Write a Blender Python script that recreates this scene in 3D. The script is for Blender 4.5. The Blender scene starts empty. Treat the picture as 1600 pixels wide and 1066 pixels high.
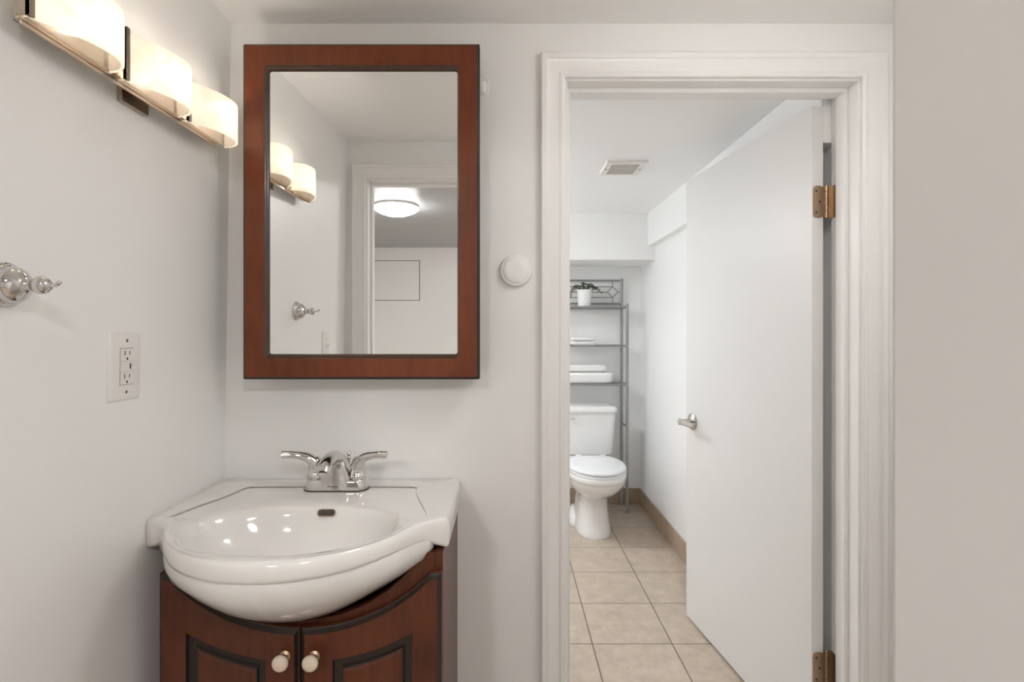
import bpy, bmesh, math, random
from mathutils import Matrix, Vector, noise
random.seed(7)
PI = math.pi
S = bpy.context.scene
COL = S.collection

# ------------------------------------------------------------------ camera, world, exposure
EYE = 1.2
cam_d = bpy.data.cameras.new('camera')
cam = bpy.data.objects.new('camera', cam_d)
COL.objects.link(cam)
cam.location = (0, 0, EYE)
cam.rotation_euler = (PI/2, 0, 0)
cam_d.sensor_width = 36
cam_d.lens = 840/1600*36
cam_d.shift_x = 8/1600
cam_d.shift_y = -17/1600
cam_d.clip_start = 0.01
S.camera = cam
w = bpy.data.worlds.new('world'); S.world = w; w.use_nodes = True
w.node_tree.nodes['Background'].inputs[0].default_value = (0.9, 0.95, 1, 1)
w.node_tree.nodes['Background'].inputs[1].default_value = 0.2
S.view_settings.view_transform = 'Standard'
S.view_settings.look = 'None'
S.view_settings.gamma = 1
S.view_settings.use_curve_mapping = False
S.view_settings.exposure = 0.5
S.cycles.use_denoising = True
S.cycles.max_bounces = 16
S.cycles.diffuse_bounces = 10
S.cycles.glossy_bounces = 8
S.cycles.caustics_refractive = False
VANITY_BULB = 50.0      # emission of the three bulbs in the vanity light
VANITY_GLASS = 0.36      # lit alabaster
REAR_LIGHT = 58.0       # lit bowls in the room the camera stands in, one of them added
BATH_FILL = 14.5        # added fill lamp, out of view on the small front room's ceiling
TOILET_LIGHT = 40.0     # lit bowl in the toilet room

# ------------------------------------------------------------------ materials
def newmat(name):
    m = bpy.data.materials.new(name); m.use_nodes = True
    nt = m.node_tree
    return m, nt, nt.nodes['Principled BSDF']
def N(nt, t, **kw):
    n = nt.nodes.new(t)
    for k, v in kw.items():
        if k in n.inputs: n.inputs[k].default_value = v
        else: setattr(n, k, v)
    return n
def simple(name, col, rough=0.5, metal=0.0, coat=0.0, var=0.03, scale=8.0, bump=0.0, bscale=200.0, coat_rough=0.05, spec=0.5):
    m, nt, b = newmat(name)
    tc = N(nt, 'ShaderNodeTexCoord')
    no = N(nt, 'ShaderNodeTexNoise', Scale=scale, Detail=4.0)
    nt.links.new(tc.outputs['Object'], no.inputs['Vector'])
    mx = N(nt, 'ShaderNodeMix'); mx.data_type = 'RGBA'
    mx.inputs[6].default_value = (*[c*(1-var) for c in col], 1)
    mx.inputs[7].default_value = (*[min(1, c*(1+var)) for c in col], 1)
    nt.links.new(no.outputs['Fac'], mx.inputs[0])
    nt.links.new(mx.outputs[2], b.inputs['Base Color'])
    b.inputs['Roughness'].default_value = rough
    b.inputs['Metallic'].default_value = metal
    b.inputs['Coat Weight'].default_value = coat
    b.inputs['Coat Roughness'].default_value = coat_rough
    b.inputs['Specular IOR Level'].default_value = spec
    if bump:
        n2 = N(nt, 'ShaderNodeTexNoise', Scale=bscale, Detail=3.0)
        nt.links.new(tc.outputs['Object'], n2.inputs['Vector'])
        bp = N(nt, 'ShaderNodeBump', Strength=bump, Distance=0.002)
        nt.links.new(n2.outputs['Fac'], bp.inputs['Height'])
        nt.links.new(bp.outputs['Normal'], b.inputs['Normal'])
    return m
def wood(name, c1, c2, vertical=True, rough=0.36, coat=0.12):
    m, nt, b = newmat(name)
    tc = N(nt, 'ShaderNodeTexCoord')
    mp = N(nt, 'ShaderNodeMapping')
    mp.inputs['Scale'].default_value = (1, 1, 0.12) if vertical else (0.12, 1, 1)
    nt.links.new(tc.outputs['Object'], mp.inputs['Vector'])
    n1 = N(nt, 'ShaderNodeTexNoise', Scale=55.0, Detail=6.0, Roughness=0.65)
    n2 = N(nt, 'ShaderNodeTexNoise', Scale=7.0, Detail=3.0)
    nt.links.new(mp.outputs['Vector'], n1.inputs['Vector'])
    nt.links.new(tc.outputs['Object'], n2.inputs['Vector'])
    ad = N(nt, 'ShaderNodeMath', operation='ADD'); 
    hf = N(nt, 'ShaderNodeMath', operation='MULTIPLY'); hf.inputs[1].default_value = 0.5
    nt.links.new(n1.outputs['Fac'], ad.inputs[0]); nt.links.new(n2.outputs['Fac'], ad.inputs[1])
    nt.links.new(ad.outputs[0], hf.inputs[0])
    r = N(nt, 'ShaderNodeValToRGB')
    r.color_ramp.elements[0].position = 0.36; r.color_ramp.elements[0].color = (*c2, 1)
    r.color_ramp.elements[1].position = 0.62; r.color_ramp.elements[1].color = (*c1, 1)
    nt.links.new(hf.outputs[0], r.inputs[0])
    nt.links.new(r.outputs[0], b.inputs['Base Color'])
    b.inputs['Roughness'].default_value = rough
    b.inputs['Coat Weight'].default_value = coat
    b.inputs['Coat Roughness'].default_value = 0.12
    b.inputs['Specular IOR Level'].default_value = 0.35
    return m
def tiles(name, c1, c2, grout, pitch, ox, oy, gw, axes=(0, 1), rough=0.35):
    m, nt, b = newmat(name)
    g = N(nt, 'ShaderNodeNewGeometry')
    sx = N(nt, 'ShaderNodeSeparateXYZ'); nt.links.new(g.outputs['Position'], sx.inputs[0])
    def line(axis, off):
        a = N(nt, 'ShaderNodeMath', operation='SUBTRACT'); a.inputs[1].default_value = off
        nt.links.new(sx.outputs[axis], a.inputs[0])
        d = N(nt, 'ShaderNodeMath', operation='DIVIDE'); d.inputs[1].default_value = pitch
        nt.links.new(a.outputs[0], d.inputs[0])
        p = N(nt, 'ShaderNodeMath', operation='PINGPONG'); p.inputs[1].default_value = 0.5
        nt.links.new(d.outputs[0], p.inputs[0])
        f = N(nt, 'ShaderNodeMath', operation='FLOOR'); nt.links.new(d.outputs[0], f.inputs[0])
        l = N(nt, 'ShaderNodeMath', operation='LESS_THAN'); l.inputs[1].default_value = gw/2/pitch
        nt.links.new(p.outputs[0], l.inputs[0])
        return l, f
    l1, f1 = line(axes[0], ox)
    fac = l1.outputs[0]; ids = f1.outputs[0]
    if len(axes) > 1:
        l2, f2 = line(axes[1], oy)
        mxx = N(nt, 'ShaderNodeMath', operation='MAXIMUM')
        nt.links.new(l1.outputs[0], mxx.inputs[0]); nt.links.new(l2.outputs[0], mxx.inputs[1])
        fac = mxx.outputs[0]
        k = N(nt, 'ShaderNodeMath', operation='MULTIPLY_ADD'); k.inputs[1].default_value = 7.3
        nt.links.new(f1.outputs[0], k.inputs[0]); nt.links.new(f2.outputs[0], k.inputs[2])
        ids = k.outputs[0]
    wn = N(nt, 'ShaderNodeTexWhiteNoise'); wn.noise_dimensions = '1D'
    nt.links.new(ids, wn.inputs['W'])
    sh = N(nt, 'ShaderNodeVectorMath', operation='SCALE'); sh.inputs['Scale'].default_value = 5.0
    nt.links.new(wn.outputs['Color'], sh.inputs[0])
    ad = N(nt, 'ShaderNodeVectorMath', operation='ADD')
    nt.links.new(sh.outputs[0], ad.inputs[0]); nt.links.new(g.outputs['Position'], ad.inputs[1])
    n1 = N(nt, 'ShaderNodeTexNoise', Scale=16.0, Detail=9.0, Roughness=0.72)
    nt.links.new(ad.outputs[0], n1.inputs['Vector'])
    r = N(nt, 'ShaderNodeValToRGB')
    r.color_ramp.elements[0].position = 0.35; r.color_ramp.elements[0].color = (*c2, 1)
    r.color_ramp.elements[1].position = 0.65; r.color_ramp.elements[1].color = (*c1, 1)
    nt.links.new(n1.outputs['Fac'], r.inputs[0])
    mx = N(nt, 'ShaderNodeMix'); mx.data_type = 'RGBA'
    mx.inputs[7].default_value = (*grout, 1)
    nt.links.new(r.outputs[0], mx.inputs[6]); nt.links.new(fac, mx.inputs[0])
    nt.links.new(mx.outputs[2], b.inputs['Base Color'])
    inv = N(nt, 'ShaderNodeMath', operation='SUBTRACT'); inv.inputs[0].default_value = 1.0
    nt.links.new(fac, inv.inputs[1])
    bp = N(nt, 'ShaderNodeBump', Strength=0.5, Distance=0.002)
    nt.links.new(inv.outputs[0], bp.inputs['Height']); nt.links.new(bp.outputs['Normal'], b.inputs['Normal'])
    b.inputs['Roughness'].default_value = rough
    return m
def paint(name, col, rough):
    # rolled semi-gloss paint: faint orange-peel stipple
    m, nt, b = newmat(name)
    g = N(nt, 'ShaderNodeNewGeometry')
    n1 = N(nt, 'ShaderNodeTexNoise', Scale=2.2, Detail=2.0)
    n2 = N(nt, 'ShaderNodeTexNoise', Scale=60.0, Detail=2.0)
    nt.links.new(g.outputs['Position'], n1.inputs['Vector']); nt.links.new(g.outputs['Position'], n2.inputs['Vector'])
    mx = N(nt, 'ShaderNodeMix'); mx.data_type = 'RGBA'
    mx.inputs[6].default_value = (*[c*0.985 for c in col], 1)
    mx.inputs[7].default_value = (*[min(c*1.015, .95) for c in col], 1)
    nt.links.new(n1.outputs['Fac'], mx.inputs[0]); nt.links.new(mx.outputs[2], b.inputs['Base Color'])
    bp = N(nt, 'ShaderNodeBump', Strength=0.12, Distance=0.002)
    nt.links.new(n2.outputs['Fac'], bp.inputs['Height']); nt.links.new(bp.outputs['Normal'], b.inputs['Normal'])
    b.inputs['Roughness'].default_value = rough
    return m
def glow(name, col, strength, rough=0.25, marble=False, transl=0.0):
    m, nt, b = newmat(name)
    tc = N(nt, 'ShaderNodeTexCoord')
    no = N(nt, 'ShaderNodeTexNoise', Scale=14.0 if marble else 6.0, Detail=3.0, Distortion=1.6 if marble else 0.0)
    nt.links.new(tc.outputs['Object'], no.inputs['Vector'])
    r = N(nt, 'ShaderNodeValToRGB')
    d = 0.86 if marble else 0.97
    r.color_ramp.elements[0].position = 0.4; r.color_ramp.elements[0].color = (*[c*d for c in col], 1)
    r.color_ramp.elements[1].position = 0.6; r.color_ramp.elements[1].color = (*col, 1)
    nt.links.new(no.outputs['Fac'], r.inputs[0])
    nt.links.new(r.outputs[0], b.inputs['Base Color']); nt.links.new(r.outputs[0], b.inputs['Emission Color'])
    b.inputs['Emission Strength'].default_value = strength
    b.inputs['Roughness'].default_value = rough
    if transl:
        t = N(nt, 'ShaderNodeBsdfTranslucent'); nt.links.new(r.outputs[0], t.inputs['Color'])
        ms = N(nt, 'ShaderNodeMixShader'); ms.inputs[0].default_value = transl
        nt.links.new(b.outputs[0], ms.inputs[1]); nt.links.new(t.outputs[0], ms.inputs[2])
        nt.links.new(ms.outputs[0], nt.nodes['Material Output'].inputs['Surface'])
    return m
def mesh_screen_mat():
    # perforated metal: rows of tiny holes
    m, nt, b = newmat('perforated_screen')
    tc = N(nt, 'ShaderNodeTexCoord')
    sx = N(nt, 'ShaderNodeSeparateXYZ'); nt.links.new(tc.outputs['Object'], sx.inputs[0])
    fs = []
    for ax in (0, 1):
        a = N(nt, 'ShaderNodeMath', operation='MULTIPLY'); a.inputs[1].default_value = 1/0.0028
        nt.links.new(sx.outputs[ax], a.inputs[0])
        p = N(nt, 'ShaderNodeMath', operation='PINGPONG'); p.inputs[1].default_value = 0.5
        nt.links.new(a.outputs[0], p.inputs[0]); fs.append(p)
    mn = N(nt, 'ShaderNodeMath', operation='MINIMUM')
    nt.links.new(fs[0].outputs[0], mn.inputs[0]); nt.links.new(fs[1].outputs[0], mn.inputs[1])
    l = N(nt, 'ShaderNodeMath', operation='GREATER_THAN'); l.inputs[1].default_value = 0.17
    nt.links.new(mn.outputs[0], l.inputs[0])
    b.inputs['Base Color'].default_value = (0.72, 0.64, 0.55, 1); b.inputs['Metallic'].default_value = 0.6
    b.inputs['Roughness'].default_value = 0.4
    tr = N(nt, 'ShaderNodeBsdfTransparent')
    ms = N(nt, 'ShaderNodeMixShader')
    nt.links.new(l.outputs[0], ms.inputs[0]); nt.links.new(b.outputs[0], ms.inputs[1]); nt.links.new(tr.outputs[0], ms.inputs[2])
    nt.links.new(ms.outputs[0], nt.nodes['Material Output'].inputs['Surface'])
    return m

M = {}
M['wall'] = paint('white_wall_paint', (0.86, 0.857, 0.850), 0.36)
M['ceil'] = paint('white_ceiling_paint', (0.87, 0.867, 0.86), 0.45)
M['wall_far'] = paint('white_toilet_room_paint', (0.90, 0.905, 0.905), 0.4)
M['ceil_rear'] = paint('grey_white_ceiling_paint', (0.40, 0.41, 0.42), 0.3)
M['trim'] = paint('white_trim_paint', (0.85, 0.846, 0.838), 0.3)
M['door'] = paint('white_door_paint', (0.75, 0.745, 0.738), 0.4)
M['floor'] = tiles('beige_floor_tile', (0.56, 0.47, 0.385), (0.43, 0.355, 0.285), (0.16, 0.125, 0.10), 0.305, 0.327, 2.055, 0.005)
M['tile_base'] = tiles('brown_base_tile', (0.46, 0.345, 0.25), (0.36, 0.265, 0.19), (0.2, 0.16, 0.13), 0.305, 0.327, 2.055, 0.003)
M['wood'] = wood('cherry_wood', (0.120, 0.030, 0.010), (0.062, 0.014, 0.005))
M['wood_frame'] = wood('cherry_wood_frame', (0.180, 0.042, 0.010), (0.115, 0.024, 0.006), rough=0.38)
M['glaze'] = simple('dark_glaze', (0.020, 0.011, 0.007), 0.48, coat=0.0, var=0.3, scale=40)
M['lip'] = simple('dark_brown_lacquer', (0.05, 0.018, 0.008), 0.25, coat=0.35, var=0.2, scale=40, coat_rough=.1)
M['seam_shade'] = simple('grey_seam_shade', (0.30, 0.285, 0.27), 0.6)
M['chrome'] = simple('chrome', (0.66, 0.645, 0.63), 0.06, 1.0, var=0.01)
M['nickel'] = simple('brushed_nickel', (0.50, 0.43, 0.36), 0.28, 1.0, var=0.06, scale=90)
M['satin'] = simple('satin_nickel', (0.55, 0.52, 0.48), 0.25, 1.0, var=0.04)
M['bronze'] = simple('aged_brass', (0.42, 0.30, 0.20), 0.35, 0.9, var=0.08, scale=60)
M['porcelain'] = simple('white_porcelain', (0.80, 0.785, 0.765), 0.07, coat=0.5, var=0.005)
M['toilet'] = simple('toilet_porcelain', (0.82, 0.82, 0.815), 0.12, coat=0.4, var=0.005)
M['seat'] = simple('white_seat_plastic', (0.78, 0.785, 0.81), 0.25, var=0.005)
M['plastic'] = simple('white_plastic', (0.80, 0.785, 0.76), 0.3, var=0.01)
M['dark'] = simple('dark_slot', (0.05, 0.045, 0.04), 0.6, var=0.1)
M['greymetal'] = simple('grey_painted_metal', (0.30, 0.305, 0.30), 0.38, 0.5, var=0.05)
M['towel'] = simple('white_terry_cloth', (0.84, 0.84, 0.835), 0.95, var=0.03, scale=120, bump=0.7, bscale=420, spec=0.1)
M['pot'] = simple('white_ceramic_pot', (0.85, 0.85, 0.845), 0.35, var=0.01)
M['leaf'] = simple('leaf_green', (0.07, 0.10, 0.035), 0.5, var=0.35, scale=60)
M['soil'] = simple('soil', (0.05, 0.035, 0.025), 0.95, var=0.3, scale=90)
M['pearl'] = simple('pearl_knob', (0.72, 0.60, 0.47), 0.16, coat=0.8, var=0.08, scale=60)
M['grille'] = simple('vent_grille_grey', (0.60, 0.58, 0.55), 0.6, var=0.05)
M['mirror'] = simple('mirror_silver', (0.90, 0.905, 0.90), 0.0, 1.0, var=0.0)
M['shade'] = glow('lit_alabaster_glass', (1.0, 0.93, 0.82), VANITY_GLASS, 0.2, True, 0.35)
M['bulb'] = glow('lit_bulb', (1.0, 0.93, 0.84), VANITY_BULB)
M['bowl_rear'] = glow('lit_bowl_glass', (1.0, 0.985, 0.965), REAR_LIGHT)
M['bowl_fill'] = glow('fill_bowl_glass', (1.0, 0.98, 0.955), BATH_FILL)
M['bowl_far'] = glow('lit_bowl_glass_cool', (0.95, 0.98, 1.0), TOILET_LIGHT)
M['screen'] = mesh_screen_mat()

# ------------------------------------------------------------------ mesh helpers
WM = {}
def world_of(p):
    return WM.get(p.name, Matrix.Identity(4)) if p else Matrix.Identity(4)
def thing(name, label, cat, loc=(0, 0, 0), rot=(0, 0, 0), group=None, kind=None):
    o = bpy.data.objects.new(name, None); COL.objects.link(o)
    o.empty_display_size = 0.05
    o.location = loc; o.rotation_euler = rot
    WM[o.name] = Matrix.LocRotScale(Vector(loc), __import__('mathutils').Euler(rot), None)
    if label: o['label'] = label
    if cat: o['category'] = cat
    if group: o['group'] = group
    if kind: o['kind'] = kind
    return o
class G:
    """collects shapes (world coordinates unless used with local=True)"""
    def __init__(s): s.v = []; s.f = []; s.m = []
    def add(s, v, f, mi=0):
        o = len(s.v); s.v += [Vector(p) for p in v]
        for q in f: s.f.append([i+o for i in q]); s.m.append(mi)
        return s
    def box(s, x0, x1, y0, y1, z0, z1, mi=0):
        v = [(x, y, z) for x in (x0, x1) for y in (y0, y1) for z in (z0, z1)]
        return s.add(v, [(0,1,3,2),(4,6,7,5),(0,4,5,1),(2,3,7,6),(0,2,6,4),(1,5,7,3)], mi)
    def loft(s, rings, caps=(True, True), mi=0, mis=None, closed=True):
        n = len(rings[0]); v = [p for r in rings for p in r]; o = len(s.v)
        s.v += [Vector(p) for p in v]
        for k in range(len(rings)-1):
            for i in range(n if closed else n-1):
                j = (i+1) % n
                s.f.append([o+k*n+i, o+k*n+j, o+(k+1)*n+j, o+(k+1)*n+i]); s.m.append(mis[k] if mis else mi)
        if caps[0]: s.f.append([o+i for i in range(n)][::-1]); s.m.append(mis[0] if mis else mi)
        if caps[1]: s.f.append([o+(len(rings)-1)*n+i for i in range(n)]); s.m.append(mis[-1] if mis else mi)
        return s
    def lathe(s, prof, c=(0,0,0), axis=(0,0,1), seg=32, mi=0, mis=None):
        """prof: (distance along axis, radius)"""
        a = Vector(axis).normalized(); u = a.orthogonal().normalized(); w_ = a.cross(u); c = Vector(c)
        rings = [[c+a*h+(u*math.cos(t*2*PI/seg)+w_*math.sin(t*2*PI/seg))*max(r, 1e-5) for t in range(seg)] for h, r in prof]
        return s.loft(rings, (True, True), mi, mis)
    def tube(s, pts, r, seg=12, mi=0, flat=1.0, up=None):
        pts = [Vector(p) for p in pts]
        rs = r if isinstance(r, (list, tuple)) else [r]*len(pts)
        rings = []; u = None
        for i, p in enumerate(pts):
            d = (pts[min(i+1, len(pts)-1)]-pts[max(i-1, 0)]).normalized()
            if u is None: u = Vector(up) if up else d.orthogonal().normalized()
            u = (u-d*u.dot(d)).normalized(); w_ = d.cross(u)
            rings.append([p+(u*math.cos(t*2*PI/seg)*flat+w_*math.sin(t*2*PI/seg))*rs[i] for t in range(seg)])
        return s.loft(rings, (True, True), mi)
    def build(s, name, mats, parent=None, local=False, smooth=False, bevel=0, seg=2, autosmooth=40, origin=None):
        me = bpy.data.meshes.new(name)
        W = Matrix.Identity(4) if local else world_of(parent).inverted()
        if parent is None:
            if origin is None:
                lo = [min(p[i] for p in s.v) for i in range(3)]; hi = [max(p[i] for p in s.v) for i in range(3)]
                origin = ((lo[0]+hi[0])/2, (lo[1]+hi[1])/2, lo[2])
            W = Matrix.Translation(-Vector(origin))
        me.from_pydata([W @ p for p in s.v], [], s.f)
        mats = mats if isinstance(mats, (list, tuple)) else [mats]
        for m in mats: me.materials.append(m)
        for p, mi in zip(me.polygons, s.m): p.material_index = mi
        bm = bmesh.new(); bm.from_mesh(me)
        bmesh.ops.recalc_face_normals(bm, faces=bm.faces)
        bm.to_mesh(me); bm.free()
        o = bpy.data.objects.new(name, me); COL.objects.link(o)
        if parent is None: o.location = origin; WM[o.name] = Matrix.Translation(Vector(origin))
        else: o.parent = parent; WM[o.name] = world_of(parent)
        if bevel:
            b = o.modifiers.new('bevel', 'BEVEL'); b.width = bevel; b.segments = seg; b.limit_method = 'ANGLE'; b.angle_limit = math.radians(35)
            smooth = True
        if smooth:
            me.polygons.foreach_set('use_smooth', [True]*len(me.polygons))
            me.set_sharp_from_angle(angle=math.radians(autosmooth))
        return o
def struct(name, g, m, bevel=0, origin=None):
    o = g.build(name, m, bevel=bevel, origin=origin); o['kind'] = 'structure'
    return o
def tag(o, label, cat, group=None):
    o['label'] = label; o['category'] = cat
    if group: o['group'] = group
    return o
def spline(pts, k=8):
    """Catmull-Rom through pts"""
    P = [Vector(p) for p in pts]; out = []
    for i in range(len(P)-1):
        a = P[i-1] if i else 2*P[0]-P[1]; b = P[i]; c = P[i+1]; d = P[i+2] if i+2 < len(P) else 2*P[-1]-P[-2]
        for t in range(k):
            t /= k
            out.append(0.5*((2*b)+(c-a)*t+(2*a-5*b+4*c-d)*t*t+(3*b-a-3*c+d)*t**3))
    return out+[P[-1]]
def rrect(x0, x1, y0, y1, r, n=5):
    out = []
    for cx, cy, a in ((x1-r, y1-r, 0), (x0+r, y1-r, 90), (x0+r, y0+r, 180), (x1-r, y0+r, 270)):
        for i in range(n+1):
            t = math.radians(a+90*i/n); out.append((cx+r*math.cos(t), cy+r*math.sin(t)))
    return out
def egg(cx, hw, yf, yb, yc, n=56, ef=1.0, eb=0.8):
    out = []
    for i in range(n):
        t = 2*PI*i/n; c, s_ = math.cos(t), math.sin(t)
        e = eb if s_ > 0 else ef
        x = math.copysign(abs(c)**e, c)*hw; y = math.copysign(abs(s_)**e, s_)
        out.append((cx+x, yc+(yb-yc if s_ > 0 else yc-yf)*y))
    return out

# ------------------------------------------------------------------ the setting
YW, YW2 = 1.385, 1.500          # wall with the toilet doorway: near face, far face
YF, YF2 = 0.217, 0.105          # wall with the doorway the picture is taken through
JL, JR, JT = 0.156, 0.905, 1.842  # toilet doorway opening
FL, FR, FT = -0.620, 0.156, 1.868 # near doorway opening
def lwx(z): return -0.7106-(1.99-z)*0.01414      # the left wall leans a little
LEAN = math.atan(0.01414)
XR = 1.0
YB = 3.725; FXR = 0.925; FXL = -0.95; FC = 1.927
g = G().box(-2.4, 1.6, -3.6, 4.0, -0.05, 0); struct('floor', g, M['floor'])
# left wall
g = G(); r0 = [(lwx(0), 0), (lwx(2.2), 2.2), (-0.9, 2.2), (-0.9, 0)]
g.loft([[(x, y, z) for x, z in r0] for y in (0.105, YW2)]); struct('wall_left', g, M['wall'])
struct('wall_right', G().box(XR, XR+.1, YF2, YW, 0, 2.15), M['wall'])
jt = .0175
g = G(); g.box(-0.9, JL-jt, YW, YW2, 0, 2.15); g.box(JR+jt, XR+.1, YW, YW2, 0, 2.15); g.box(JL-jt, JR+jt, YW, YW2, JT+jt, 2.15)
struct('wall_back', g, M['wall'])
g = G(); g.box(-2.4, FL-jt, YF2, YF, 0, 2.2); g.box(FR+jt, 1.6, YF2, YF, 0, 2.2); g.box(FL-jt, FR+jt, YF2, YF, FT+jt, 2.2)
struct('wall_front', g, M['wall'])
def cz(y): return 1.990+(YW-y)*0.041
g = G(); g.loft([[(-0.9, y, cz(y)), (XR+.1, y, cz(y)), (XR+.1, y, cz(y)+.05), (-0.9, y, cz(y)+.05)] for y in (YF2+.05, YW2-.05)])
struct('ceiling', g, M['ceil'])
# toilet room
struct('wall_far', G().box(FXL-.1, FXR+.1, YB, YB+.1, 0, 2.1), M['wall_far'])
struct('wall_far_right', G().box(FXR, FXR+.1, YW2, YB, 0, 2.1), M['wall_far'])
struct('wall_far_left', G().box(FXL-.1, FXL, YW2, YB, 0, 2.1), M['wall_far'])
struct('ceiling_far', G().box(FXL-.1, FXR+.1, YW2, YB+.1, FC, FC+.05), M['wall_far'])
g = G(); g.box(FXL, FXR, 3.35, YB, 1.639, FC); struct('trim_3', g, M['wall_far'])
g = G(); g.box(0.879, FXR, YW2+.002, 3.35, 1.724, FC); struct('trim_4', g, M['wall_far'])
struct('baseboard_far', G().box(FXL, FXR, YB-.011, YB, 0, .106), M['tile_base'], bevel=.002)
mb = tiles('brown_base_tile_side', (0.46, 0.345, 0.25), (0.36, 0.265, 0.19), (0.2, 0.16, 0.13), 0.305, 2.055, 0, 0.003, axes=(1,))
struct('baseboard_right', G().box(FXR-.011, FXR, YW2+.03, YB-.0115, 0, .106), mb, bevel=.002)
# room behind the camera
struct('wall_rear', G().box(-2.4, 1.6, -3.5, -3.38, 0, 2.2), M['wall'])
struct('wall_rear_left', G().box(-2.5, -2.4, -3.5, YF2, 0, 2.2), M['wall'])
struct('wall_rear_right', G().box(1.5, 1.6, -3.38, YF2, 0, 2.2), M['wall'])
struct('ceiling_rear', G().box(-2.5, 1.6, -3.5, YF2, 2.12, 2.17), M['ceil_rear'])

# door trims: jamb, stop and moulded casing
PROF = [(0, 0), (0, .009), (.004, .012), (.011, .012), (.0135, .010), (.024, .0105), (.036, .0135), (.044, .0165), (.046, .0195),
        (.058, .0205), (.062, .017), (.062, 0)]
def casing(g, xl, xr, zt, yw, sgn):
    rings = []
    for (cx, cz_, dx, dz) in ((xl, 0, -1, 0), (xl, zt, -1, 1), (xr, zt, 1, 1), (xr, 0, 1, 0)):
        rings.append([(cx+dx*o, yw+sgn*t, cz_+dz*o) for o, t in PROF])
    g.loft(rings)
g = G(); t = .018
g.box(JL-t, JL, YW, YW2, 0, JT+t); g.box(JR, JR+t, YW, YW2, 0, JT+t); g.box(JL, JR, YW, YW2, JT, JT+t)
g.box(JL, JL+.011, 1.425, 1.463, 0, JT); g.box(JR-.011, JR, 1.425, 1.463, 0, JT); g.box(JL+.011, JR-.011, 1.425, 1.463, JT-.012, JT)
casing(g, JL-.008, JR+.006, JT+.006, YW, -1)
struct('trim_1', g, M['trim'], bevel=.0012)
g = G()
g.box(FL-t, FL, YF2, YF, 0, FT+t); g.box(FR, FR+t, YF2, YF, 0, FT+t); g.box(FL, FR, YF2, YF, FT, FT+t)
g.box(FL, FL+.011, .135, .17, 0, FT); g.box(FL+.011, FR, .135, .17, FT-.012, FT)
casing(g, FL-.006, FR+.006, FT+.006, YF, 1)
struct('trim_2', g, M['trim'], bevel=.0012)

# ------------------------------------------------------------------ toilet room door
HX, HY = 0.845, 1.490
ang = math.atan2(.758, -.095)
door = thing('door_1', 'plain white flush door standing open into the toilet room', 'door', (HX, HY, 0), (0, 0, ang), kind='structure')
DW, DT, DH = .764, .035, 1.822
G().box(0, DW, -DT, 0, .010, DH).build('door_slab', M['door'], door, local=True, bevel=.0015)
for side in (1, -1):
    g = G(); y0 = 0 if side > 0 else -DT
    hx, hz = DW-.061, .828
    g.lathe([(0, .033), (.004, .034), (.008, .031), (.012, .018), (.014, .012), (.048, .0105), (.05, .012), (.060, .012), (.062, .008)], (hx, y0, hz), (0, side, 0), 28)
    yy = y0+side*.053
    rings = []
    for x, hz_, th in ((hx+.012, .011, .006), (hx-.01, .0115, .007), (hx-.05, .0095, .006), (hx-.09, .0085, .005), (hx-.105, .007, .004)):
        rings.append([(x, yy+th*a, hz+hz_*b) for a, b in rrect(-1, 1, -1, 1, .5, 4)])
    g.loft(rings)
    g.build('door_handle', M['satin'], door, local=True, smooth=True)
for hz in (1.556, .262):
    g = G()
    lf = [(y, z) for y, z in rrect(-.033, -.003, hz-.0445, hz+.0445, .010)]
    g.loft([[(x, y, z) for y, z in lf] for x in (-.0022, .0005)])
    for k in range(5):
        z0 = hz-.0445+k*.0178
        g.lathe([(0, .0052), (.0005, .0056), (.0168, .0056), (.0172, .0048)], (-.004, -.041, z0), (0, 0, 1), 16)
    g.lathe([(0, .004), (.003, .0045), (.006, .002)], (-.004, -.041, hz+.0445), (0, 0, 1), 12)
    g.box(-.0018, -.0006, -.041, -.033, hz-.0445, hz+.0445)
    # leaf let into the jamb (world coordinates turned into the door's own)
    inv = WM[door.name].inverted()
    g2 = G(); g2.box(JR-.0022, JR+.0004, 1.466, 1.4985, hz-.0445, hz+.0445); g2.box(.887, JR, 1.4962, 1.4985, hz-.0445, hz+.0445)
    o0 = len(g.v); g.v += [inv @ p for p in g2.v]; g.f += [[i+o0 for i in f] for f in g2.f]; g.m += [0]*len(g2.f)
    for (y, z) in ((-.012, hz+.03), (-.022, hz), (-.012, hz-.03)):
        g.lathe([(0, .0035), (.0008, .0033)], (-.0022, y, z), (-1, 0, 0), 10, mi=1)
    for z in (hz+.03, hz-.03):
        p = inv @ Vector((JR-.0022, 1.475, z)); d = inv.to_3x3() @ Vector((-1, 0, 0))
        g.lathe([(0, .0035), (.0008, .0033)], p, d, 10, mi=1)
    g.build('hinge', [M['bronze'], M['dark']], door, local=True, smooth=True, autosmooth=35)

# ------------------------------------------------------------------ vanity cabinet
CXL, CXR, CY0, CYB = -0.681, -0.127, 1.045, 1.383
CC = (CXL+CXR)/2
van = thing('vanity_cabinet', 'dark cherry wood vanity cabinet with two arched-panel doors under the white sink', 'cabinet', (CC, 1.21, 0))
CTOP = .759
def arc(d, c, R): return c+R-math.sqrt(max(R*R-d*d, 1e-6))
g = G()
g.box(CXL, CXL+.016, CY0+.022, CYB, 0, CTOP); g.box(CXR-.016, CXR, CY0+.022, CYB, 0, CTOP)
g.box(CXL+.016, CXR-.016, CY0+.022, CYB, .09, .106); g.box(CXL+.016, CXR-.016, CYB-.008, CYB, .106, .60)
g.box(CXL+.016, CXR-.016, CY0+.07, CY0+.085, 0, .09)
g.build('carcass', M['wood'], van, bevel=.001)
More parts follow.
